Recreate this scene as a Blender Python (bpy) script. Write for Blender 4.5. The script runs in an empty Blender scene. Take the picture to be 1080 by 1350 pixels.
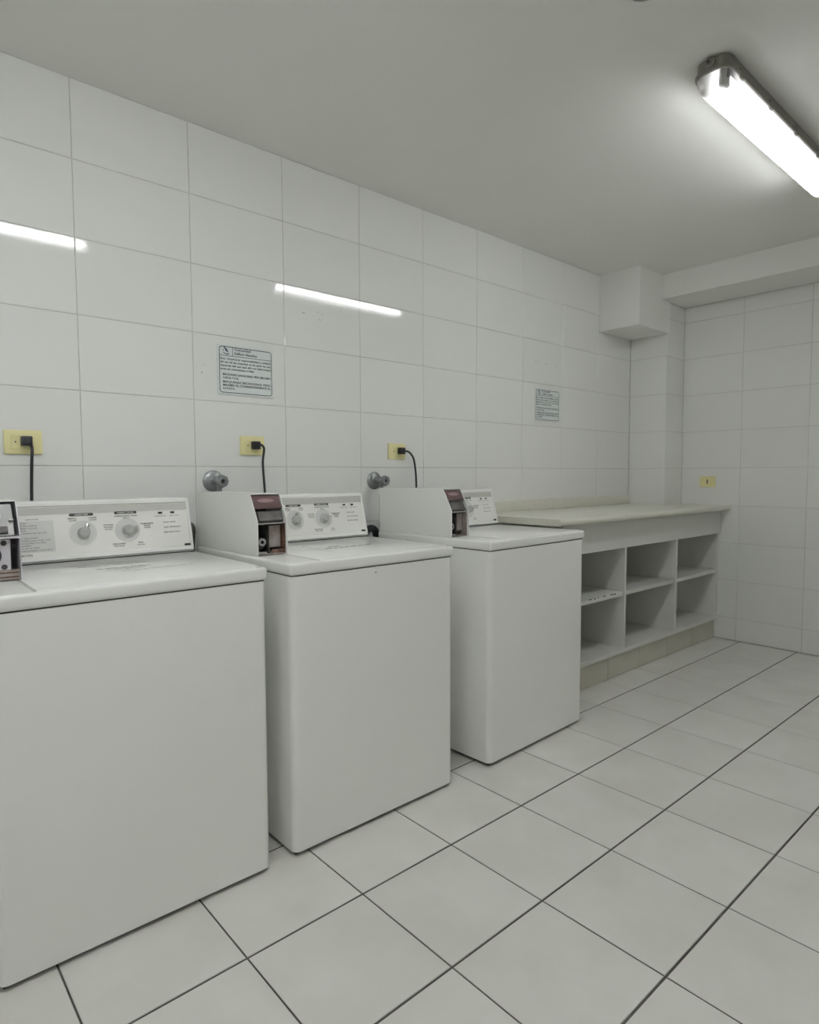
import bpy, bmesh, math, random
from mathutils import Matrix, Vector

# ------------------------------------------------------------------ camera, world, exposure
sc = bpy.context.scene
COL = sc.collection
random.seed(7)

CAM = Vector((-0.6544, -2.3163, 1.1213))
YAW, PITCH, ROLL, FPX = 0.7239, -0.0607, -0.0038, 829.73
cam = bpy.data.cameras.new('camera')
cam.sensor_fit = 'HORIZONTAL'; cam.sensor_width = 36.0
cam.lens = FPX / 1080.0 * 36.0
cam.clip_start = 0.02
camo = bpy.data.objects.new('camera', cam); COL.objects.link(camo)
fwd = Vector((math.sin(YAW) * math.cos(PITCH), math.cos(YAW) * math.cos(PITCH), math.sin(PITCH)))
rgt = Vector((math.cos(YAW), -math.sin(YAW), 0)); up = rgt.cross(fwd)
r2 = rgt * math.cos(ROLL) + up * math.sin(ROLL); u2 = -rgt * math.sin(ROLL) + up * math.cos(ROLL)
camo.matrix_world = Matrix(((r2.x, u2.x, -fwd.x, CAM.x), (r2.y, u2.y, -fwd.y, CAM.y), (r2.z, u2.z, -fwd.z, CAM.z), (0, 0, 0, 1)))
sc.camera = camo

world = bpy.data.worlds.new('world'); sc.world = world; world.use_nodes = True
world.node_tree.nodes['Background'].inputs[0].default_value = (0.5, 0.52, 0.5, 1)
world.node_tree.nodes['Background'].inputs[1].default_value = 0.05
sc.view_settings.view_transform = 'Standard'; sc.view_settings.look = 'None'
sc.view_settings.gamma = 1.0; sc.view_settings.use_curve_mapping = False
sc.view_settings.exposure = 0.66
sc.cycles.max_bounces = 12; sc.cycles.diffuse_bounces = 7; sc.cycles.glossy_bounces = 5
sc.cycles.transparent_max_bounces = 12
sc.cycles.caustics_reflective = False; sc.cycles.caustics_refractive = False
TUBE_E = 56.0
TUBE_COL = (0.99, 0.99, 1.035, 1)

# ------------------------------------------------------------------ materials
M = {}
def mat(name, col, rough=0.5, metal=0.0, var=0.0, vscale=8.0, col2=None, bump=0.0, bscale=60.0, coat=0.0, spec=0.5, detail=4.0, objrand=0.0):
    m = bpy.data.materials.new(name); m.use_nodes = True
    nt = m.node_tree; b = nt.nodes['Principled BSDF']
    b.inputs['Roughness'].default_value = rough; b.inputs['Metallic'].default_value = metal
    b.inputs['Specular IOR Level'].default_value = spec
    if coat: b.inputs['Coat Weight'].default_value = coat; b.inputs['Coat Roughness'].default_value = 0.04
    c = (*col, 1)
    tc = nt.nodes.new('ShaderNodeTexCoord')
    if var or col2:
        n = nt.nodes.new('ShaderNodeTexNoise'); n.inputs['Scale'].default_value = vscale; n.inputs['Detail'].default_value = detail
        src = tc.outputs['Object']
        if objrand:
            oi = nt.nodes.new('ShaderNodeObjectInfo'); vm = nt.nodes.new('ShaderNodeVectorMath'); vm.operation = 'SCALE'
            cx = nt.nodes.new('ShaderNodeCombineXYZ')
            for i in range(3): nt.links.new(oi.outputs['Random'], cx.inputs[i])
            vm.inputs['Scale'].default_value = 37.0; nt.links.new(cx.outputs[0], vm.inputs[0])
            ad = nt.nodes.new('ShaderNodeVectorMath'); ad.operation = 'ADD'
            nt.links.new(src, ad.inputs[0]); nt.links.new(vm.outputs[0], ad.inputs[1]); src = ad.outputs[0]
        nt.links.new(src, n.inputs['Vector'])
        r = nt.nodes.new('ShaderNodeValToRGB'); r.color_ramp.elements[0].position = 0.34; r.color_ramp.elements[1].position = 0.66
        d = col2 if col2 else tuple(x * (1 - var) for x in col)
        r.color_ramp.elements[0].color = (*d, 1); r.color_ramp.elements[1].color = c
        nt.links.new(n.outputs['Fac'], r.inputs[0])
        out = r.outputs[0]
        if objrand:
            mx = nt.nodes.new('ShaderNodeMix'); mx.data_type = 'RGBA'; mx.blend_type = 'MULTIPLY'
            mr = nt.nodes.new('ShaderNodeMapRange'); mr.inputs['To Min'].default_value = 1 - objrand; mr.inputs['To Max'].default_value = 1
            nt.links.new(oi.outputs['Random'], mr.inputs['Value'])
            mx.inputs[0].default_value = 1.0; nt.links.new(out, mx.inputs[6]); nt.links.new(mr.outputs[0], mx.inputs[7]); out = mx.outputs[2]
        nt.links.new(out, b.inputs['Base Color'])
    else:
        b.inputs['Base Color'].default_value = c
    if bump:
        n2 = nt.nodes.new('ShaderNodeTexNoise'); n2.inputs['Scale'].default_value = bscale; nt.links.new(tc.outputs['Object'], n2.inputs['Vector'])
        bp = nt.nodes.new('ShaderNodeBump'); bp.inputs['Strength'].default_value = bump; bp.inputs['Distance'].default_value = 0.002
        nt.links.new(n2.outputs['Fac'], bp.inputs['Height']); nt.links.new(bp.outputs[0], b.inputs['Normal'])
    M[name] = m
    return m
mat('wall_tile', (.80, .81, .785), .035, var=.012, vscale=3, bump=.006, bscale=7, objrand=.015)
mat('wall_grout', (.60, .595, .56), .8, var=.2, vscale=14)
mat('floor_tile', (.755, .755, .71), .33, col2=(.69, .685, .635), vscale=5, bump=.03, bscale=30, objrand=.04, detail=6)
mat('floor_grout', (.105, .10, .088), .9, var=.35, vscale=30)
mat('ceiling_paint', (.80, .80, .765), .75, var=.03, vscale=1.2, bump=.05, bscale=120)
mat('wall_paint', (.80, .805, .77), .6, var=.02, vscale=2, bump=.04, bscale=110)
mat('enamel', (.84, .845, .82), .24, var=.012, vscale=4, bump=.012, bscale=180)
mat('deck_enamel', (.83, .84, .81), .16, var=.02, vscale=6)
mat('panel_white', (.80, .80, .76), .35, var=.01, vscale=6)
mat('panel_grey', (.50, .505, .47), .4, var=.03, vscale=10)
mat('dial_grey', (.66, .665, .64), .4, var=.02, vscale=10)
mat('knob_grey', (.52, .53, .52), .2, metal=.35, var=.05, vscale=20)
mat('print_grey', (.055, .055, .055), .6, var=.1, vscale=40)
mat('print_light', (.20, .20, .19), .6, var=.1, vscale=40)
mat('black_plastic', (.022, .022, .026), .42, var=.2, vscale=30)
mat('seam_dark', (.05, .05, .05), .8, var=.1, vscale=30)
mat('steel', (.40, .40, .39), .5, metal=.3, var=.12, vscale=25)
mat('lilac_edge', (.60, .58, .62), .35, var=.06, vscale=25)
mat('dark_steel', (.10, .095, .09), .5, metal=.4, var=.5, vscale=35)
mat('rust', (.20, .10, .065), .75, col2=(.07, .045, .04), vscale=45)
mat('rust_steel', (.42, .40, .385), .45, col2=(.33, .27, .24), vscale=26, metal=.2)
mat('red_label', (.095, .048, .045), .5, col2=(.07, .035, .032), vscale=22)
mat('pale_red', (.23, .15, .145), .5, var=.1, vscale=20)
mat('valve_grey', (.30, .315, .32), .36, metal=.5, var=.12, vscale=25)
mat('hose_grey', (.40, .41, .40), .5, var=.1, vscale=20)
mat('yellow_plastic', (.80, .745, .40), .38, var=.03, vscale=12)
mat('counter_laminate', (.69, .68, .605), .3, col2=(.65, .64, .565), vscale=40, detail=6)
mat('cabinet_white', (.66, .665, .63), .42, var=.03, vscale=5)
mat('plinth_tile', (.55, .53, .46), .4, var=.08, vscale=7)
mat('sign_plate', (.70, .745, .735), .28, var=.02, vscale=9)
mat('sign_ink', (.045, .055, .06), .6, var=.1, vscale=40)
mat('sign_blue', (.09, .11, .16), .6, var=.1, vscale=40)
mat('tray_grey', (.24, .23, .20), .5, var=.05, vscale=9)
mat('tray_inner', (.85, .85, .83), .4, var=.01, vscale=9)
mat('coin_metal', (.23, .23, .225), .45, metal=.3, var=.15, vscale=30)
mat('residue', (.55, .55, .52), .7, var=.3, vscale=60)
mat('cap_grey', (.36, .365, .35), .5, var=.05, vscale=15)
def emis(name, col, e):
    m = bpy.data.materials.new(name); m.use_nodes = True; nt = m.node_tree; nt.nodes.clear()
    o = nt.nodes.new('ShaderNodeOutputMaterial'); em = nt.nodes.new('ShaderNodeEmission')
    em.inputs[0].default_value = col; em.inputs[1].default_value = e; nt.links.new(em.outputs[0], o.inputs[0]); M[name] = m
emis('tube_glow', TUBE_COL, TUBE_E)
emis('tube_strong', TUBE_COL, TUBE_E * 1.22)
emis('tube_weak', TUBE_COL, TUBE_E * .18)
def diffuser(name, tint, fac):
    m = bpy.data.materials.new(name); m.use_nodes = True; nt = m.node_tree; nt.nodes.clear()
    o = nt.nodes.new('ShaderNodeOutputMaterial')
    tr = nt.nodes.new('ShaderNodeBsdfTransparent'); tr.inputs[0].default_value = tint
    tl = nt.nodes.new('ShaderNodeBsdfTranslucent'); tl.inputs[0].default_value = tint
    gl = nt.nodes.new('ShaderNodeBsdfGlossy'); gl.inputs['Roughness'].default_value = .12
    m1 = nt.nodes.new('ShaderNodeMixShader'); m1.inputs[0].default_value = fac
    m2 = nt.nodes.new('ShaderNodeMixShader'); m2.inputs[0].default_value = .05
    nt.links.new(tr.outputs[0], m1.inputs[1]); nt.links.new(tl.outputs[0], m1.inputs[2])
    nt.links.new(m1.outputs[0], m2.inputs[1]); nt.links.new(gl.outputs[0], m2.inputs[2]); nt.links.new(m2.outputs[0], o.inputs[0])
    M[name] = m
diffuser('diffuser', (.97, .98, .96, 1), .52)
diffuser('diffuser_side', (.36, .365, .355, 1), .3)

# ------------------------------------------------------------------ helpers
def link(name, mesh, material=None, parent=None, loc=None):
    o = bpy.data.objects.new(name, mesh); COL.objects.link(o)
    if material and not mesh.materials: mesh.materials.append(M[material])
    if parent: o.parent = parent
    if loc: o.location = loc
    return o
def bm_mesh(bm, name, smooth=True, angle=40):
    bmesh.ops.recalc_face_normals(bm, faces=bm.faces[:])
    me = bpy.data.meshes.new(name)
    if smooth:
        for f in bm.faces: f.smooth = True
        for e in bm.edges:
            e.smooth = len(e.link_faces) == 2 and e.calc_face_angle(0) < math.radians(angle)
    bm.to_mesh(me); bm.free()
    return me
def obj(name, bm, material, parent=None, smooth=True, loc=None, angle=40):
    return link(name, bm_mesh(bm, name, smooth, angle), material, parent, loc)
def box(x0, x1, y0, y1, z0, z1, bev=0.0, seg=2, bm=None, only=None):
    t = bmesh.new()
    bmesh.ops.create_cube(t, size=1.0)
    for v in t.verts:
        v.co = Vector(((x0 + x1) / 2 + v.co.x * (x1 - x0), (y0 + y1) / 2 + v.co.y * (y1 - y0), (z0 + z1) / 2 + v.co.z * (z1 - z0)))
    if bev > 0:
        es = [e for e in t.edges if only is None or only(e)]
        bmesh.ops.bevel(t, geom=es, offset=bev, segments=seg, profile=0.5, affect='EDGES')
    return merge(bm, t)
def merge(bm, t):
    if bm is None: return t
    me = bpy.data.meshes.new('tmp'); t.to_mesh(me); t.free(); bm.from_mesh(me); bpy.data.meshes.remove(me)
    return bm
def prism(prof, a0, a1, axis='x', bm=None, bev=0.0, seg=2):
    t = bmesh.new()
    def P(q, a):
        return {'x': (a, q[0], q[1]), 'y': (q[0], a, q[1]), 'z': (q[0], q[1], a)}[axis]
    A = [t.verts.new(P(q, a0)) for q in prof]; B = [t.verts.new(P(q, a1)) for q in prof]
    n = len(prof)
    t.faces.new(A); t.faces.new(B[::-1])
    for i in range(n): t.faces.new((A[i], B[i], B[(i + 1) % n], A[(i + 1) % n]))
    bmesh.ops.recalc_face_normals(t, faces=t.faces[:])
    if bev: bmesh.ops.bevel(t, geom=t.edges[:], offset=bev, segments=seg, profile=.5, affect='EDGES')
    return merge(bm, t)
def lathe(prof, n=24, bm=None, mtx=None):
    """profile of (radius, height) about local z"""
    t = bmesh.new(); rings = []
    for r, h in prof:
        if r < 1e-6: rings.append([t.verts.new((0, 0, h))])
        else: rings.append([t.verts.new((r * math.cos(2 * math.pi * i / n), r * math.sin(2 * math.pi * i / n), h)) for i in range(n)])
    for a, b in zip(rings, rings[1:]):
        for i in range(n):
            j = (i + 1) % n
            if len(a) == 1 and len(b) == 1: continue
            if len(a) == 1: t.faces.new((a[0], b[j], b[i]))
            elif len(b) == 1: t.faces.new((a[i], a[j], b[0]))
            else: t.faces.new((a[i], a[j], b[j], b[i]))
    if mtx: bmesh.ops.transform(t, matrix=mtx, verts=t.verts[:])
    return merge(bm, t)
def spline(pts, sub=6):
    out = []; P = [Vector(p) for p in pts]; n = len(P)
    for i in range(n - 1):
        p0, p1, p2, p3 = P[max(i - 1, 0)], P[i], P[i + 1], P[min(i + 2, n - 1)]
        for k in range(sub):
            t = k / sub
            out.append(.5 * ((2 * p1) + (p2 - p0) * t + (2 * p0 - 5 * p1 + 4 * p2 - p3) * t * t + (3 * p1 - p0 - 3 * p2 + p3) * t ** 3))
    out.append(P[-1]); return out
def tube(pts, r, n=10, bm=None, smooth=True):
    pts = spline(pts) if smooth else [Vector(p) for p in pts]
    t = bmesh.new(); rings = []; prev = None
    for i, p in enumerate(pts):
        d = (pts[min(i + 1, len(pts) - 1)] - pts[max(i - 1, 0)]).normalized()
        if prev is None: a = d.orthogonal().normalized()
        else: a = (prev - d * prev.dot(d)).normalized()
        prev = a; b = d.cross(a)
        rings.append([t.verts.new(p + (a * math.cos(2 * math.pi * k / n) + b * math.sin(2 * math.pi * k / n)) * r) for k in range(n)])
    for A, B in zip(rings, rings[1:]):
        for k in range(n): t.faces.new((A[k], A[(k + 1) % n], B[(k + 1) % n], B[k]))
    t.faces.new(rings[0]); t.faces.new(rings[-1][::-1])
    return merge(bm, t)
def Rx(a): return Matrix.Rotation(a, 4, 'X')
def Tr(x, y, z): return Matrix.Translation((x, y, z))
def tag(o, label, cat, group=None):
    o['label'] = label; o['category'] = cat
    if group: o['group'] = group
    return o
def thing(name, label, cat, loc=(0, 0, 0), rz=0.0, group=None):
    o = bpy.data.objects.new(name, None); COL.objects.link(o); o.empty_display_size = .1
    o.location = loc; o.rotation_euler = (0, 0, rz)
    return tag(o, label, cat, group)
def struct(name, bm, material):
    o = obj(name, bm, material, smooth=False); o['kind'] = 'structure'; return o
def text_bm(lines, bm=None, bold=.02):
    """lines: (string, u, v, size, align, max width or None) laid out flat in x-y; joined into one bmesh"""
    bm = bm or bmesh.new()
    for s, u, v, size, al, wmax in lines:
        cu = bpy.data.curves.new('t', 'FONT'); cu.body = s; cu.size = size; cu.align_x = al; cu.resolution_u = 2; cu.offset = size * bold
        o = bpy.data.objects.new('t', cu); COL.objects.link(o)
        bpy.context.view_layer.update()
        me = bpy.data.meshes.new_from_object(o.evaluated_get(bpy.context.evaluated_depsgraph_get()))
        sx = 1.0
        if wmax:
            xs = [q.co.x for q in me.vertices]
            if xs: sx = wmax / max(1e-6, max(xs) - min(xs))
        me.transform(Matrix.Translation((u, v, 0)) @ Matrix.Diagonal((sx, 1, 1, 1)))
        bm.from_mesh(me)
        bpy.data.objects.remove(o); bpy.data.curves.remove(cu); bpy.data.meshes.remove(me)
    return bm
def xf(bm, m):
    bmesh.ops.transform(bm, matrix=m, verts=bm.verts[:]); return bm
def rounded_rect(w, h, r, n=5):
    pts = []
    for cx, cy, a0 in ((w - r, h - r, 0), (r, h - r, 90), (r, r, 180), (w - r, r, 270)):
        for k in range(n + 1):
            a = math.radians(a0 + 90 * k / n); pts.append((cx + r * math.cos(a), cy + r * math.sin(a)))
    return pts
def outline_bm(w, h, r, t, bm=None, ox=0, oy=0):
    """a flat ring following a rounded rectangle"""
    bm = bm or bmesh.new()
    A = rounded_rect(w, h, r); B = [(t + x, t + y) for x, y in rounded_rect(w - 2 * t, h - 2 * t, max(r - t, .0005))]
    a = [bm.verts.new((ox + x, oy + y, 0)) for x, y in A]; b = [bm.verts.new((ox + x, oy + y, 0)) for x, y in B]
    n = len(a)
    for i in range(n): bm.faces.new((a[i], a[(i + 1) % n], b[(i + 1) % n], b[i]))
    return bm
def quad(bm, x0, x1, y0, y1, z=0):
    bm.faces.new([bm.verts.new(p) for p in ((x0, y0, z), (x1, y0, z), (x1, y1, z), (x0, y1, z))]); return bm

# ------------------------------------------------------------------ room dimensions
TW, TH, S = 0.3902, 0.2504, 0.336
X0, Z0 = -0.0725, 2.1531           # a vertical joint and a horizontal joint of the tiling
Y0, FX0 = -1.0171, 0.3217          # floor joints
XF, FY0 = 3.7191, -0.6513          # far wall and one of its vertical joints
ZC = 2.409
XL, YF = -4.3, -3.4              # left and front walls (behind / beside the camera)
CX, CY = 3.465, -0.262             # tiled column in the corner

floor = struct('floor', box(XL - .1, XF + .1, YF - .1, .1, -.12, -.0022), 'floor_grout')
ceil = struct('ceiling', box(XL - .1, XF + .1, YF - .1, .1, ZC, ZC + .12), 'ceiling_paint')
wb = struct('wall_back', box(XL, XF, .0022, .12, 0, ZC), 'wall_grout')
wf = struct('wall_right', box(XF + .0022, XF + .12, YF, 0, 0, ZC), 'wall_grout')
wl = struct('wall_left', box(XL - .1, XL, YF, .0, 0, ZC), 'wall_paint')
wn = struct('wall_front', box(XL, XF, YF - .1, YF, 0, ZC), 'wall_paint')
wc = struct('wall_column', box(CX + .0022, XF, CY + .0022, 0, 0, ZC), 'wall_grout')
struct('trim_1', box(3.365, XF, YF, CY, 2.255, ZC), 'wall_paint')                     # ceiling beam
struct('trim_2', box(3.066, CX + .01, -.278, 0, 2.047, ZC, .003, 1), 'wall_paint')    # boxed head beside the column

_tiles = {}
def tile_mesh(w, h, kind, th=.004, bev=.0016):
    key = (round(w, 4), round(h, 4), kind)
    if key in _tiles: return _tiles[key]
    bm = bmesh.new(); a, b = w / 2, h / 2
    R0 = [bm.verts.new((x, y, -th)) for x, y in ((-a, -b), (a, -b), (a, b), (-a, b))]
    R1 = [bm.verts.new((x, y, -bev * .8)) for x, y in ((-a, -b), (a, -b), (a, b), (-a, b))]
    a -= bev; b -= bev
    R2 = [bm.verts.new((x, y, 0)) for x, y in ((-a, -b), (a, -b), (a, b), (-a, b))]
    for P, Q in ((R0, R1), (R1, R2)):
        for i in range(4): bm.faces.new((P[i], P[(i + 1) % 4], Q[(i + 1) % 4], Q[i]))
    bm.faces.new(R2)
    me = bm_mesh(bm, 'tile', smooth=False); me.materials.append(M[kind]); _tiles[key] = me
    return me
def tile(parent, c, w, h, R, kind, gap, tilt=.0011, name='tile', gap2=None):
    o = link(name, tile_mesh(w - gap, h - (gap2 or gap), kind), None, parent)
    o.matrix_world = Tr(*c) @ R @ Matrix.Rotation(random.uniform(-tilt, tilt), 4, 'X') @ Matrix.Rotation(random.uniform(-tilt, tilt), 4, 'Y')
    return o
R_BACK = Matrix(((1, 0, 0, 0), (0, 0, -1, 0), (0, 1, 0, 0), (0, 0, 0, 1)))          # local x->x, y->z, z->-y
R_LEFTWARD = Matrix(((0, 0, -1, 0), (-1, 0, 0, 0), (0, 1, 0, 0), (0, 0, 0, 1)))     # local x->-y, y->z, z->-x
rows = [ZC] + [Z0 - k * TH for k in range(9)] + [0.0]
def cuts(lo, hi, start, step):
    k = math.ceil((lo - start) / step + 1e-6); c = [lo]
    while start + k * step < hi - 1e-6: c.append(start + k * step); k += 1
    c.append(hi); return [(a, b) for a, b in zip(c, c[1:]) if b - a > .012]
WG = .0024
for (a, b) in cuts(XL, CX + .0015, X0, TW):
    for t, s in zip(rows, rows[1:]):
        tile(wb, ((a + b) / 2, 0, (t + s) / 2), b - a, t - s, R_BACK, 'wall_tile', WG)
for (a, b) in cuts(YF, CY + .0015, FY0, TW):
    for t, s in zip(rows, rows[1:]):
        t = min(t, 2.255)
        if t - s > .02: tile(wf, (XF, (a + b) / 2, (t + s) / 2), b - a, t - s, R_LEFTWARD, 'wall_tile', WG)
for t, s in zip(rows, rows[1:]):
    t = min(t, 2.255)
    if t - s > .02:
        tile(wc, ((CX + XF) / 2, CY, (t + s) / 2), XF - CX, t - s, R_BACK, 'wall_tile', WG)
    t = min(t, 2.047)
    if t - s > .02 and s < 2.0:
        tile(wc, (CX, CY / 2, (t + s) / 2), -CY, t - s, R_LEFTWARD, 'wall_tile', WG)
for (a, b) in cuts(XL, XF, FX0, S):
    for (c, d) in cuts(YF, 0, Y0, S):
        tile(floor, ((a + b) / 2, (c + d) / 2, 0), b - a, d - c, Matrix.Identity(4), 'floor_tile', .0045, tilt=.0006, gap2=.0062)
# old adhesive marks on the tiles
for (x, z, w, h) in ((.800, 1.800, .022, .006), (.872, 1.812, .013, .004), (.895, 1.808, .008, .006), (.880, 1.783, .024, .004), (.990, 1.838, .018, .003),
                     (2.387, 1.778, .034, .004), (2.490, 1.772, .030, .006), (2.592, 1.774, .018, .006), (2.33, 1.652, .07, .004), (.36, 1.535, .018, .002), (.35, 1.505, .006, .012)):
    bm = bmesh.new(); q = [bm.verts.new((w / 2 * math.cos(k * .785) * random.uniform(.6, 1), 0, h / 2 * math.sin(k * .785) * random.uniform(.6, 1))) for k in range(8)]
    bm.faces.new(q); obj('adhesive_mark', bm, 'residue', wb, False, (x, -.0008, z))

# ------------------------------------------------------------------ fluorescent fittings
FL, FW = 1.19, .106
def fitting(cx, cy, label, tubes=('tube_glow', 'tube_glow')):
    t = thing('fluorescent_light', label, 'ceiling light', (cx, cy, ZC), 0, 'fluorescent ceiling fittings')
    # tray: grey shallow trough against the ceiling
    L, W = FL / 2, FW / 2
    pr = [(x - L, y - W) for x, y in rounded_rect(FL, FW, .035, 5)]
    tr = obj('tray', prism(pr, -.034, 0, 'z', bev=.003, seg=1), 'tray_grey', t)
    pr2 = [(x - L - .006, y - W - .006) for x, y in rounded_rect(FL + .012, FW + .012, .040, 5)]
    obj('rim', prism(pr2, -.046, -.033, 'z', bev=.002, seg=1), 'tray_grey', tr)
    pr3 = [(x - L + .02, y - W + .014) for x, y in rounded_rect(FL - .04, FW - .028, .02, 4)]
    obj('reflector', prism(pr3, -.0480, -.0462, 'z'), 'tray_inner', tr)
    # diffuser: stacked rounded-rectangle rings forming a domed trough
    bm = bmesh.new(); prev = None
    for dz, ins in ((-.0462, .0), (-.056, .001), (-.070, .004), (-.082, .009), (-.090, .017), (-.094, .028)):
        ring = [bm.verts.new((x - L + ins, y - W + ins, dz)) for x, y in rounded_rect(FL - 2 * ins, FW - 2 * ins, max(.035 - ins * .5, .012), 5)]
        if prev:
            n = len(ring)
            for i in range(n): bm.faces.new((prev[i], prev[(i + 1) % n], ring[(i + 1) % n], ring[i]))
        prev = ring
    bm.faces.new(prev)
    df = obj('diffuser', bm, 'diffuser', t)
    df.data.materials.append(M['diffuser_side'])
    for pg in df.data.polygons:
        if pg.center.z > -.068 and abs(pg.normal.x) < .5: pg.material_index = 1      # upper flanks of the long sides, tinted dark to cut the ceiling glow
    for sy in (-1, 1):
        tb = obj('tube', lathe([(0, -.522), (.0115, -.522), (.0125, -.512), (.0125, .512), (.0115, .522), (0, .522)], 14, mtx=Tr(0, sy * .022, -.062) @ Matrix.Rotation(math.pi / 2, 4, 'Y')), tubes[0 if sy < 0 else 1], t)
        for sx in (-1, 1):
            obj('lampholder', box(sx * .549 - .018, sx * .549 + .018, sy * .024 - .0125, sy * .024 + .0125, -.084, -.046, .005, 2), 'tray_grey', t)
    for k in range(5):
        for sy in (-1, 1):
            x = -.5 + k * .25
            b = box(x - .012, x + .012, sy * (W + .004) - .004, sy * (W + .004) + .004, -.054, -.022, .002, 1)
            obj('clip', b, 'tray_grey', t)
    for sx in (-1, 1):
        obj('cable_gland', lathe([(0, 0), (.016, 0), (.016, .006), (.011, .010), (.011, .016), (.006, .016), (.006, .008), (0, .008)], 12,
            mtx=Tr(sx * L, .0, -.018) @ Matrix.Rotation(sx * math.pi / 2, 4, 'Y')), 'tray_grey', t)
    return t
fitting(1.995, -1.413, 'twin-tube fluorescent fitting glowing on the ceiling above the shelving end', ('tube_weak', 'tube_strong'))
fitting(-.200, -1.413, 'twin-tube fluorescent fitting on the ceiling over the first washer, seen mirrored in tiles')
fitting(-1.95, -2.25, 'unseen twin-tube fluorescent fitting added on the ceiling behind the camera to brighten the left side')  # out of view, added to lift the brightness of the left side
cap = obj('ceiling_cap', lathe([(0, -.018), (.030, -.018), (.042, -.012), (.046, 0), (0, 0)], 28), 'cap_grey', loc=(.975, -1.425, ZC))
tag(cap, 'small round grey cap on the ceiling at the top edge', 'ceiling cap')

# ------------------------------------------------------------------ worktop, shelf unit, plinth
def bullnose():
    zt, zb, yf = .905, .872, -.603
    pts = [(-.0005, zb), (-.0005, zt)]
    pts += [(yf + .012, zt)]
    for k in range(1, 6):
        a = math.pi / 2 + k * math.pi / 6 * .9
        pts.append((yf + .013 + .013 * math.cos(a), (zt - .0165) + .0165 * math.sin(a)))
    pts += [(yf + .016, zb)]
    return pts
wt = thing('worktop', 'cream laminate worktop running from last washer to far wall', 'worktop', (0, 0, 0))
bm = prism(bullnose(), 1.80, CX - .001, 'x')
pp = bullnose(); pp[0] = (CY - .001, pp[0][1]); pp[1] = (CY - .001, pp[1][1])
prism(pp, CX - .001, XF - .001, 'x', bm)
obj('counter_slab', bm, 'counter_laminate', wt, angle=35)
up_prof = [(1.80, .905), (3.452, .905), (3.447, .915), (3.443, .945), (3.437, .958), (3.424, .966), (1.80, .966)]
obj('upstand', prism(up_prof, -.022, -.0012, 'y', bev=.003, seg=2), 'counter_laminate', wt)
su = thing('shelf_unit', 'off-white open shelf unit with six compartments under the worktop', 'shelf unit', (0, 0, 0))
YS, YB = -.528, -.015
for x in (1.915, 3.700):
    obj('side_panel', box(x - .009, x + .009, YS, YB, .150, .715, .0012, 1), 'cabinet_white', su)
for x in (2.513, 3.113):
    obj('divider', box(x - .009, x + .009, YS, YB, .150, .715, .0012, 1), 'cabinet_white', su)
for a, b in ((1.925, 2.4985), (2.523, 3.0985), (3.123, 3.689)):
    obj('shelf', box(a, b, YS + .006, YB - .02, .446, .468, .0015, 1), 'cabinet_white', su)
obj('bottom_panel', box(1.906, 3.709, YS, YB, .128, .150, .0012, 1), 'cabinet_white', su)
obj('back_panel', box(1.906, 3.455, YB, YB + .006, .128, .868), 'cabinet_white', su)
obj('fascia', box(1.906, 3.712, YS - .012, YS + .008, .715, .8715, .0012, 1), 'cabinet_white', su)
obj('top_rail', box(1.906, 3.712, YS + .008, YS + .09, .715, .733), 'cabinet_white', su)
# chipped front edge of the left shelf
for (a, w, h) in ((2.17, .02, .004), (2.215, .012, .006), (2.25, .010, .003), (2.30, .022, .0035), (2.372, .03, .004), (2.41, .014, .006)):
    obj('chip', box(a, a + w, YS + .0054, YS + .012, .4686 - h, .4685), 'dark_steel', su, False)
pl = thing('shelf_plinth', 'beige tiled plinth under the shelf unit', 'plinth', (0, 0, 0))
obj('core', box(1.93, XF - .0045, -.508, -.02, .0003, .1275), 'plinth_tile', pl, False)
for a, b in cuts(1.93, XF - .005, FX0 + .036, S):
    tile(pl, ((a + b) / 2, -.5125, .064), b - a, .126, R_BACK, 'plinth_tile', .003)

# ------------------------------------------------------------------ washers
WW, WD = .655, .640
CON0 = Vector((0, .475, .8690)); CV = Vector((0, .045, .175)); CLEN = CV.length; CV = CV.normalized()
CN = Vector((1, 0, 0)).cross(CV).normalized()          # outward (towards -y)
MC = Matrix(((1, 0, CN.x, 0), (0, CV.y, CN.y, CON0.y), (0, CV.z, CN.z, CON0.z), (0, 0, 0, 1)))
def vert_front(e):
    a, b = e.verts; return abs(a.co.z - b.co.z) > .1
def cbox(x0, x1, v0, v1, n0, n1, bev=0, seg=1, bm=None):
    return merge(bm, xf(box(x0, x1, v0, v1, n0, n1, bev, seg), MC))
def knob(parent, u, v, ang):
    rd = xf(lathe([(0, 0), (.0375, 0), (.0375, .0006), (0, .0006)], 32), MC @ Tr(u, v, -.0034)); obj('dial_ring', rd, 'dial_grey', parent)
    b = lathe([(0, .0), (.0165, 0), (.0165, .004), (.0150, .018), (.0125, .022), (0, .0235)], 24)
    k = obj('knob', xf(b, MC @ Tr(u, v, -.0025)), 'knob_grey', parent)
    p = box(.006, .0285, -.0052, .0052, .004, .0165, .003, 2)
    obj('pointer', xf(p, MC @ Tr(u, v, -.0025) @ Matrix.Rotation(ang, 4, 'Z')), 'knob_grey', k)
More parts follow.
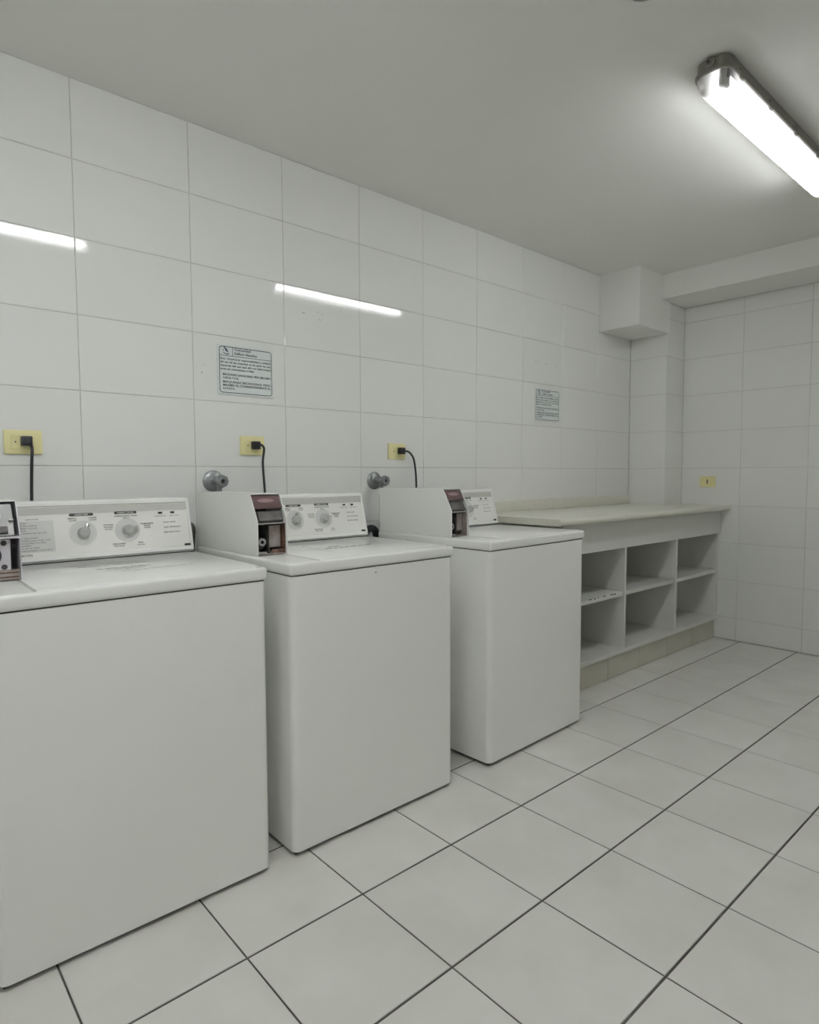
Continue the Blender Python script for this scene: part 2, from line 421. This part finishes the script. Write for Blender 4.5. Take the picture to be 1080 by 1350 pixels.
def washer(loc, rz, label, coin_state, lid_style, knobs=(math.radians(62), math.radians(12))):
    t = thing('washing_machine', label, 'washing machine', loc, rz, 'coin washers along the tiled wall')
    # cabinet with rounded front corners
    pr = []
    r = .022
    for k in range(6):
        a = math.pi + k * math.pi / 10; pr.append((r + r * math.cos(a), r + r * math.sin(a)))
    for k in range(6):
        a = 1.5 * math.pi + k * math.pi / 10; pr.append((WW - r + r * math.cos(a), r + r * math.sin(a)))
    pr += [(WW, WD), (0, WD)]
    obj('cabinet', prism(pr, .014, .8282, 'z'), 'enamel', t)
    obj('base', box(.010, WW - .010, .012, WD - .01, .004, .0145), 'seam_dark', t, False)
    for fx in (.05, WW - .05):
        for fy in (.06, WD - .06):
            obj('foot', lathe([(0, 0), (.018, 0), (.018, .004), (.008, .005), (.008, .012), (0, .012)], 12, mtx=Tr(fx, fy, .0004)), 'seam_dark', t)
    obj('seam', box(.006, WW - .006, .006, WD - .006, .8275, .8315), 'seam_dark', t, False)
    dk = obj('top_deck', box(-.003, WW + .003, -.004, WD, .831, .8675, .010, 4), 'deck_enamel', t)
    # lid, a shallow raised panel with its own edge
    ld = obj('lid', box(.101, WW - .028, .004, .462, .864, .8702, .0032, 3), 'deck_enamel', t)
    obj('lid_joint', box(.0965, .101, .004, .462, .8625, .8680), 'panel_grey', t, False)
    if lid_style == 'print':
        bm = bmesh.new()
        for (a, b, y, w) in ((.225, .445, .345, .010), (.255, .440, .305, .012), (.285, .425, .235, .014), (.300, .400, .205, .008), (.33, .52, .170, .006)):
            x = a
            while x < b:
                l = random.uniform(.012, .035); quad(bm, x, min(x + l, b), y, y + w, .8706); x += l + .006
        obj('lettering', bm, 'print_light', ld, False)
    elif lid_style == 'scratched':
        bm = bmesh.new()
        for (x0, y0, x1, y1, w) in ((.252, .335, .235, .255, .008), (.235, .255, .232, .11, .006), (.228, .30, .25, .34, .005)):
            d = Vector((x1 - x0, y1 - y0, 0)); n = Vector((-d.y, d.x, 0)).normalized() * w / 2
            p = [Vector((x0, y0, .8706)), Vector((x1, y1, .8706))]
            bm.faces.new([bm.verts.new(q) for q in (p[0] - n, p[1] - n * .4, p[1] + n * .4, p[0] + n)])
        obj('scratch', bm, 'print_light', ld, False)
        bm = bmesh.new(); x = .262
        while x < .45:
            l = random.uniform(.012, .03); quad(bm, x, x + l, .208, .222, .8706); x += l + .007
        quad(bm, .30, .35, .25, .262, .8706); obj('lettering', bm, 'print_grey', ld, False)
    else:
        bm = bmesh.new()
        for (a, b, y) in ((.50, .54, .30), (.52, .56, .26)): quad(bm, a, b, y, y + .012, .8706)
        obj('lettering', bm, 'print_light', ld, False)
    # console
    x0c, x1c = .0095, .645
    prof = [(CON0.y, CON0.z), (CON0.y + .045, CON0.z + .175), (.585, 1.0455), (WD - .006, 1.030), (WD - .006, .8680)]
    co = obj('console', prism(prof, x0c, x1c, 'x', bev=.003, seg=2), 'enamel', t)
    # recessed control face framed by a raised rim
    obj('control_face', cbox(.111, x1c - .010, .020, CLEN - .015, -.006, .0012), 'panel_white', co, False)
    rim = cbox(.108, x1c - .002, CLEN - .015, CLEN - .002, -.004, .0055, .0018)
    cbox(x1c - .010, x1c - .001, .006, CLEN - .003, -.004, .0055, .0018, bm=rim)
    cbox(.108, x1c - .002, .006, .0200, -.004, .0055, .0018, bm=rim)
    obj('rim', rim, 'enamel', co)
    obj('grey_band', cbox(.111, x1c - .0105, .1415, .1630, .0010, .0018), 'panel_grey', co, False)
    obj('corner_tab', cbox(x1c - .030, x1c - .011, .0205, .0275, .001, .004, .001), 'seam_dark', co, False)
    gap = box(.108, x1c - .002, .4690, .4745, .8670, .8715); obj('console_gap', gap, 'seam_dark', co, False)
    obj('instruction_card', cbox(.112, .240, .033, .124, .0010, .0018), 'dial_grey', co, False)
    # dials
    for (u, v), a in zip(((.317, .082), (.443, .083)), knobs):
        rd = xf(lathe([(0, 0), (.0375, 0), (.0375, .0008), (0, .0008)], 32), MC @ Tr(u, v, .0010)); obj('dial_ring', rd, 'dial_grey', co)
        kb = obj('knob', xf(lathe([(0, 0), (.0165, 0), (.0165, .004), (.0150, .018), (.0125, .022), (0, .0235)], 24), MC @ Tr(u, v, .0018)), 'knob_grey', co)
        obj('pointer', xf(box(.006, .0285, -.0055, .0055, 0, .0165, .003, 2), MC @ Tr(u, v, .0018) @ Matrix.Rotation(a, 4, 'Z')), 'knob_grey', co)
    for u in (.548, .587):
        obj('indicator_lamp', cbox(u - .0065, u + .0065, .1300, .1365, .0012, .0030, .001), 'black_plastic', co)
    # printing
    MP = MC @ Tr(0, 0, .0021)
    for a, b, y, s_, w_ in ((.282, .349, .1335, 'LOAD SIZE', .036), (.408, .475, .1345, 'FABRIC CYCLE', .048)):
        bm = bmesh.new(); p = rounded_rect(b - a, .0085, .0042, 4)
        bm.faces.new([bm.verts.new((a + x, y + z, 0)) for x, z in p])
        obj('title_pill', xf(bm, MP), 'print_grey', co, False)
        tl = obj('title_lettering', xf(text_bm([(s_, (a + b) / 2, y + .0022, .0058, 'CENTER', w_)]), MC @ Tr(0, 0, .0025)), 'panel_white', co, False)
        tl['kind'] = 'stuff'
    L = [('SMALL', .290, .1250, .0062, 'CENTER', .024), ('LOAD', .291, .1185, .0056, 'CENTER', .020),
         ('LARGE', .346, .1250, .0062, 'CENTER', .022), ('LOAD', .346, .1185, .0056, 'CENTER', .020),
         ('PERMANENT PRESS', .4415, .1262, .0056, 'CENTER', .068), ('WARM WASH', .4415, .1200, .0046, 'CENTER', .022),
         ('COTTONS', .388, .1000, .0062, 'CENTER', .028), ('HOT WASH', .388, .0930, .0056, 'CENTER', .026), ('COLD RINSE', .388, .0870, .0042, 'CENTER', .022),
         ('PERMANENT', .503, .0985, .0062, 'CENTER', .040), ('PRESS', .503, .0920, .0056, 'CENTER', .020), ('WARM', .503, .0860, .0042, 'CENTER', .020),
         ('DELICATES', .414, .0395, .0062, 'CENTER', .036), ('COLD WASH', .414, .0330, .0052, 'CENTER', .030),
         ('WOOL', .478, .0395, .0062, 'CENTER', .016), ('COLD WASH', .478, .0330, .0046, 'CENTER', .024)]
    obj('dial_lettering', xf(text_bm(L), MP), 'print_grey', co, False)
    L = [('WASH CYCLE', .546, .1210, .0048, 'CENTER', .038), ('LID LOCK', .592, .1210, .0048, 'CENTER', .030),
         ('WASH  RINSE', .574, .1000, .0056, 'CENTER', .040), ('ADD DETERGENT', .582, .0835, .0056, 'CENTER', .056), ('BEFORE START', .580, .0670, .0056, 'CENTER', .052)]
    obj('status_lettering', xf(text_bm(L), MP), 'print_light', co, False)
    L = [('INSTRUCTIONS', .170, .1270, .0058, 'LEFT', .032)]
    wds = ['LOAD CLOTHES LOOSELY', 'ADD DETERGENT AND CLOSE LID', 'SELECT FABRIC CYCLE', 'SET LOAD SIZE', 'INSERT COINS IN SLOT', 'PUSH SLIDE TO START', 'WASHER FILLS AND STARTS',
           'DO NOT OVERLOAD THE TUB', 'LID MUST BE CLOSED TO SPIN', 'REMOVE CLOTHES PROMPTLY', 'TUB STOPS IF LID IS OPEN', 'KEEP CHILDREN AWAY']
    ln = (.052, .078, .078, .048, .100, .030, .078, .108, .096, .060, .080, .112)
    for k, (w_, l_) in enumerate(zip(wds, ln)): L.append((w_, .120, .1165 - k * .0072, .0050, 'LEFT', l_))
    obj('instruction_lettering', xf(text_bm(L), MP), 'print_light', co, False)
    obj('brand_lettering', xf(text_bm([('MAYTAG', .150, .0235, .0075, 'LEFT', .030)]), MP), 'print_grey', co, False)
    coin_box(t, coin_state)
    return t
# coin box profile in (y, z): slanted upper front, upright lower front
CB = [(.632, .8680), (.632, 1.0600), (.243, 1.0600), (.197, .9750), (.197, .8680)]
XC0, XC1 = .003, .108
def coin_box(t, state):
    cb = obj('coin_box', prism(CB, XC0, XC0 + .0025, 'x'), 'enamel', t, False)
    obj('side_plate', prism(CB, XC1 - .0025, XC1, 'x'), 'lilac_edge' if state == 'closed' else 'enamel', cb, False)
    obj('top_plate', box(XC0 + .0025, XC1 - .0025, .249, .632, 1.0572, 1.0600), 'enamel', cb, False)
    obj('back_plate', box(XC0 + .0025, XC1 - .0025, .629, .632, .8702, 1.0570), 'enamel', cb, False)
    sl = Vector((0, .046, .085)); sl.normalize(); nn = Vector((1, 0, 0)).cross(sl)
    ms = Matrix(((1, 0, nn.x, XC0), (0, sl.y, nn.y, .197), (0, sl.z, nn.z, .975), (0, 0, 0, 1)))      # x, up the slope, outward
    w = XC1 - XC0
    if state == 'closed':
        obj('coin_plate', xf(box(.006, w - .010, .006, .092, -.012, -.008, .0015, 1), ms), 'coin_metal', cb)
        obj('slot_block', xf(box(.030, w - .036, .050, .080, -.008, .002, .003, 2), ms), 'steel', cb)
        obj('coin_slot', xf(box(.046, .050, .054, .072, .0015, .0026), ms), 'seam_dark', cb, False)
        obj('coin_slide', xf(box(.012, w - .024, .012, .030, -.009, -.002, .002, 2), ms), 'dark_steel', cb)
        obj('latch', xf(box(w - .020, w - .010, .044, .048, -.008, .000, .0008, 1), ms), 'panel_white', cb)
        fl = prism([(.197, .9745), (.197, .9705), (.240, .9720), (.240, .9760)], XC0 + .0025, XC1 - .0025, 'x'); obj('ledge', fl, 'lilac_edge', cb, False)
        obj('vault_door', box(XC0 + .006, XC1 - .020, .211, .218, .893, .968, .0015, 1), 'lilac_edge', cb)
        obj('lock', lathe([(0, .002), (.010, .002), (.012, .006), (.022, .006), (.026, .002), (.026, 0), (0, 0)], 24, mtx=Tr(.043, .211, .930) @ Rx(math.pi / 2)), 'black_plastic', cb)
        obj('lock_core', lathe([(0, .004), (.008, .004), (.009, 0), (0, 0)], 16, mtx=Tr(.043, .209, .930) @ Rx(math.pi / 2)), 'steel', cb)
        for bx in (.018, .074):
            for bz in (.902, .959):
                obj('bolt', lathe([(0, .003), (.005, .003), (.0065, 0), (0, 0)], 12, mtx=Tr(bx, .211, bz) @ Rx(math.pi / 2)), 'dark_steel', cb)
        obj('base_plate', box(XC0 + .003, XC1 - .003, .206, .228, .8705, .8935), 'rust_steel', cb, False)
        for z in (.8760, .8865):
            obj('rust_line', box(XC0 + .004, XC1 - .006, .2048, .206, z, z + .0028), 'rust', cb, False)
    else:
        obj('inner_floor', box(XC0 + .003, XC1 - .003, .206, .60, .8703, .8730), 'rust_steel', cb, False)
        obj('inner_back', box(XC0 + .003, XC1 - .003, .330, .334, .873, 1.056), 'dark_steel', cb, False)
        obj('inner_wall', box(XC1 - .0050, XC1 - .0027, .206, .330, .8730, .9700), 'rust' if state == 'rusty' else 'rust_steel', cb, False)
        obj('cross_bar', box(XC0 + .003, XC1 - .003, .205, .211, .9660, .9700), 'steel', cb, False)
        obj('mechanism_plate', box(XC0 + .046, XC0 + .049, .214, .325, .8735, .9600), 'dark_steel', cb, False)
        obj('slide_plate', box(XC0 + .052, XC1 - .008, .228, .232, .890, .960, .001, 1), 'rust_steel', cb)
        obj('motor_drum', lathe([(0, .010), (.009, .010), (.011, .016), (.017, .016), (.0195, .010), (.0195, -.05), (0, -.05)], 20, mtx=Tr(XC0 + .0235, .240, .905) @ Rx(math.pi / 2)), 'black_plastic', cb)
        obj('drum_cap', lathe([(.006, .002), (.0125, .002), (.0125, 0), (.006, 0)], 20, mtx=Tr(XC0 + .029, .2228, .909) @ Rx(math.pi / 2)), 'steel', cb)
        obj('bracket', box(XC0 + .004, XC0 + .040, .212, .222, .8735, .8790), 'steel', cb, False)
        obj('upper_block', xf(box(.010, w - .010, .004, .040, -.030, -.006, .003, 1), ms), 'dark_steel', cb)
        if state == 'rusty':
            obj('rust_patch', box(XC0 + .055, XC1 - .003, .2085, .2110, .8735, .8860), 'rust', cb, False)
        if True:
            lb = obj('label_plate', xf(box(.004, w - .004, .046, .092, -.006, -.003, .001, 1), ms), 'red_label', cb)
            b2 = bmesh.new(); b2.faces.new([b2.verts.new((.050 + .030 * math.cos(k * .2618), .074 + .007 * math.sin(k * .2618), -.0026)) for k in range(24)])
            obj('label_emblem', xf(b2, ms), 'pale_red', cb, False)
        obj('control_clip', cbox(XC1 + .008, XC1 + .030, .110, .142, .0015, .012, .002), 'black_plastic', cb)

washer((-.466, -.762, 0), math.radians(-.5), 'white coin washer nearest the camera, cut by the left edge, its coin box front intact', 'closed', 'print')
washer((.266, -.765, 0), 0.0, 'white coin washer in the middle, its coin box torn open and rusty', 'rusty', 'scratched', (math.radians(70), math.radians(20)))
w3 = washer((1.116, -.766, 0), math.radians(2.0), 'white coin washer next to the worktop, coin box with dark red label', 'label', 'plain')
# screw on the front of the middle washer
mid = [o for o in COL.objects if o.name == 'washing_machine.001'][0]
obj('screw', lathe([(0, .0022), (.003, .002), (.004, 0), (0, 0)], 12, mtx=Tr(.308, 0, .811) @ Rx(math.pi / 2)), 'panel_grey', mid)

# ------------------------------------------------------------------ wall sockets with plugs and cords
def socket(x, z, label, w=.106, h=.076):
    t = thing('wall_socket', label, 'socket', (x, 0, z), 0, 'yellow socket plates')
    obj('plate', box(-w / 2, w / 2, -.009, -.0012, -h / 2, h / 2, .0035, 2), 'yellow_plastic', t)
    obj('module', box(-.034, .034, -.0112, -.009, -.023, .023, .0012, 1), 'yellow_plastic', t)
    for ox in (-.022, 0, .022):
        obj('outlet_hole', lathe([(0, .0004), (.0024, .0004), (.0024, 0), (0, 0)], 10, mtx=Tr(ox, -.0112, 0) @ Rx(math.pi / 2)), 'seam_dark', t)
    return t
socket(-.244, 1.226, 'yellow socket plate above the first washer')
socket(.550, 1.2355, 'yellow socket plate above the middle washer')
socket(1.308, 1.228, 'yellow socket plate above the washer beside the worktop')
def cord(x, z, pts, label):
    t = thing('power_cord', label, 'power cord', (x, -.0125, z), 0, 'black washer power cords')
    obj('plug', box(-.015, .015, -.026, 0, -.016, .015, .003, 2), 'black_plastic', t)
    obj('grip', box(-.010, .010, -.029, -.025, -.010, .010, .002, 1), 'black_plastic', t)
    obj('cable', tube(pts, .0048, 10), 'black_plastic', t)
cord(-.238, 1.229, [(.010, -.025, -.012), (.010, -.036, -.030), (.008, -.030, -.080), (.005, -.026, -.190), (.004, -.026, -.36)], 'black plug and cord dropping behind the first washer')
cord(.556, 1.237, [(.014, -.022, .004), (.026, -.030, -.012), (.020, -.030, -.060), (.022, -.028, -.100), (.030, -.026, -.22), (.030, -.026, -.36)], 'black plug and cord dropping behind the middle washer')
cord(1.322, 1.231, [(.018, -.022, -.001), (.040, -.025, -.008), (.062, -.028, -.035), (.074, -.028, -.085), (.080, -.028, -.160), (.080, -.028, -.36)], 'black plug and cord curving right behind the last washer')
t = thing('wall_socket', 'small yellow socket plate with one slot on the far wall', 'socket', (XF, -.4445, 1.060), math.pi / 2, 'yellow socket plates')
# local x runs along +y of the room, local -y points into the room's +x side, so build facing +y
obj('plate', box(-.053, .053, .0012, .009, -.036, .036, .0035, 2), 'yellow_plastic', t)
obj('slot_module', box(-.018, .018, .009, .0108, -.022, .022, .001, 1), 'yellow_plastic', t)
obj('slot', box(-.0035, .0035, .0106, .0116, -.014, .014), 'seam_dark', t, False)

# ------------------------------------------------------------------ water valves and hoses on the wall
def valve(x, z, ang, label):
    t = thing('water_valve', label, 'valve', (x, 0, z), 0, 'water valves on the tiled wall')
    obj('escutcheon', lathe([(0, .001), (.041, .001), (.041, .004), (.034, .011), (.018, .015), (.014, .016), (0, .016)], 28, mtx=Rx(math.pi / 2)), 'valve_grey', t)
    obj('stem', lathe([(0, .0), (.0125, 0), (.0125, .042), (.015, .044), (.015, .062), (.010, .066), (0, .066)], 18, mtx=Tr(0, -.012, 0) @ Rx(math.pi / 2)), 'valve_grey', t)
    h = lathe([(0, 0), (.022, 0), (.024, .004), (.024, .021), (.021, .025), (.010, .025), (.008, .015), (0, .015)], 8, mtx=Tr(0, -.068, 0) @ Rx(math.pi / 2) )
    hd = obj('handle', h, 'valve_grey', t)
    obj('handle_bore', lathe([(0, .0005), (.0075, .0005), (.0075, 0), (0, 0)], 14, mtx=Tr(0, -.0838, 0) @ Rx(math.pi / 2)), 'seam_dark', hd)
    obj('outlet', tube([(0, -.050, -.008), (.002, -.051, -.030), (.003, -.052, -.045)], .010, 12), 'valve_grey', t)
    obj('hose_nut', lathe([(0, 0), (.0135, 0), (.0145, .004), (.0145, .018), (.012, .022), (0, .022)], 8, mtx=Tr(.003, -.052, -.064)), 'panel_white', t)
    obj('hose', tube([(.003, -.052, -.060), (.003, -.052, -.14), (.0, -.056, -.28), (-.01, -.058, -.55)], .011, 12), 'hose_grey', t)
    return t
valve(.384, 1.096, 0, 'grey water valve on the wall beside the open coin box of the middle washer')
valve(1.172, 1.090, 0, 'grey water valve on the wall behind the last washer')
def hose(pts, r, m, label):
    bm = tube(pts, r, 12); o = obj('drain_hose', bm, m); return tag(o, label, 'hose', 'drain hoses behind the washers')
hose([(.228, -.085, .021), (.232, -.100, .30), (.238, -.104, .60), (.250, -.104, .86), (.256, -.100, .918), (.262, -.070, .935), (.264, -.017, .935)], .013, 'dark_steel', 'dark drain hose in the gap between first and middle washer')
hose([(1.030, -.085, .021), (1.034, -.098, .40), (1.036, -.100, .80), (1.046, -.102, .864), (1.074, -.102, .878), (1.100, -.100, .862), (1.112, -.090, .80), (1.108, -.060, .70), (1.10, -.022, .66)], .0165, 'black_plastic', 'black drain hose in the gap between middle and last washer')

# ------------------------------------------------------------------ notices
def notice(x0, z0, w, h, label):
    t = thing('notice_sign', label, 'sign', (x0, 0, z0), 0, 'laundry notices on the tiles')
    obj('plate', box(0, w, -.0042, -.0012, 0, h, .0008, 1), 'sign_plate', t)
    MS = Matrix(((1, 0, 0, 0), (0, 0, -1, -.0048), (0, 1, 0, 0), (0, 0, 0, 1)))
    b = outline_bm(w - .014, h - .014, .012, .0026, ox=.007, oy=.007)
    hz = h * .775
    quad(b, .009, w - .009, hz, hz + .0018); quad(b, w * .262, w * .262 + .0018, hz, h - .009)
    obj('border', xf(b, MS), 'sign_ink', t, False)
    # small crest: leaning leaf over a pair of wavy strokes
    b = bmesh.new()
    cx, cy = w * .15, h * .885
    leaf = [(-.010, .013), (-.004, .012), (.003, .006), (.008, -.001), (.009, -.008), (.004, -.006), (-.002, -.002), (-.004, .004)]
    b.faces.new([b.verts.new((cx + p, cy + q, 0)) for p, q in leaf])
    b.faces.new([b.verts.new((cx + p, cy + q, 0)) for p, q in ((-.014, -.008), (-.006, -.010), (.002, -.013), (.010, -.011), (.014, -.013), (.008, -.016), (0, -.016), (-.010, -.012))])
    b.faces.new([b.verts.new((cx + p, cy + q, 0)) for p, q in ((-.013, .004), (-.010, -.005), (-.008, -.005), (-.010, .003))])
    obj('crest', xf(b, MS), 'sign_blue', t, False)
    L = [('Comunidad', w * .295, h * .895, h * .072, 'LEFT', w * .29), ('Edificio Nautilus', w * .295, h * .815, h * .072, 'LEFT', w * .40)]
    body = [('Sres. Usuarios la responsabilidad y cuidado', 1), ('del uso de las maquinas, es de quien las usa,', 1), ('dependa del uso que ello no interrumpa', 1), ('tareas sin contratiempos ni fallas', .66)]
    for k, (s, f) in enumerate(body): L.append((s, w * .045, h * (.700 - .068 * k), h * .058, 'LEFT', w * .905 * f))
    L2 = [('MAQUINAS LAVADORAS: PESO MAXIMO', .86, .385), ('CARGA 7 KGS.', .28, .318), ('MAQUINAS SECADORAS: PESO', .86, .238), ('MAXIMO EL CORRESPONDIENTE AL', .86, .172), ('LAVADO', .20, .106)]
    for s, f, v in L2: L.append((s, w * .085, h * v, h * .060, 'LEFT', w * f))
    obj('lettering', xf(text_bm(L), MS), 'sign_ink', t, False)
notice(.411, 1.4305, .239, .1915, 'pale laundry notice with black lettering above the middle washer, the left one')
notice(2.383, 1.4325, .242, .192, 'pale laundry notice with black lettering above the worktop, the right one')

# fine print too small to pick apart letter by letter
for o in COL.objects:
    if o.type == 'MESH' and o.name.split('.')[0] in ('lettering', 'dial_lettering', 'status_lettering', 'instruction_lettering', 'brand_lettering', 'crest', 'scratch', 'rim'):
        if o.name.split('.')[0] != 'rim' or (o.parent and o.parent.name.startswith('console')): o['kind'] = 'stuff'
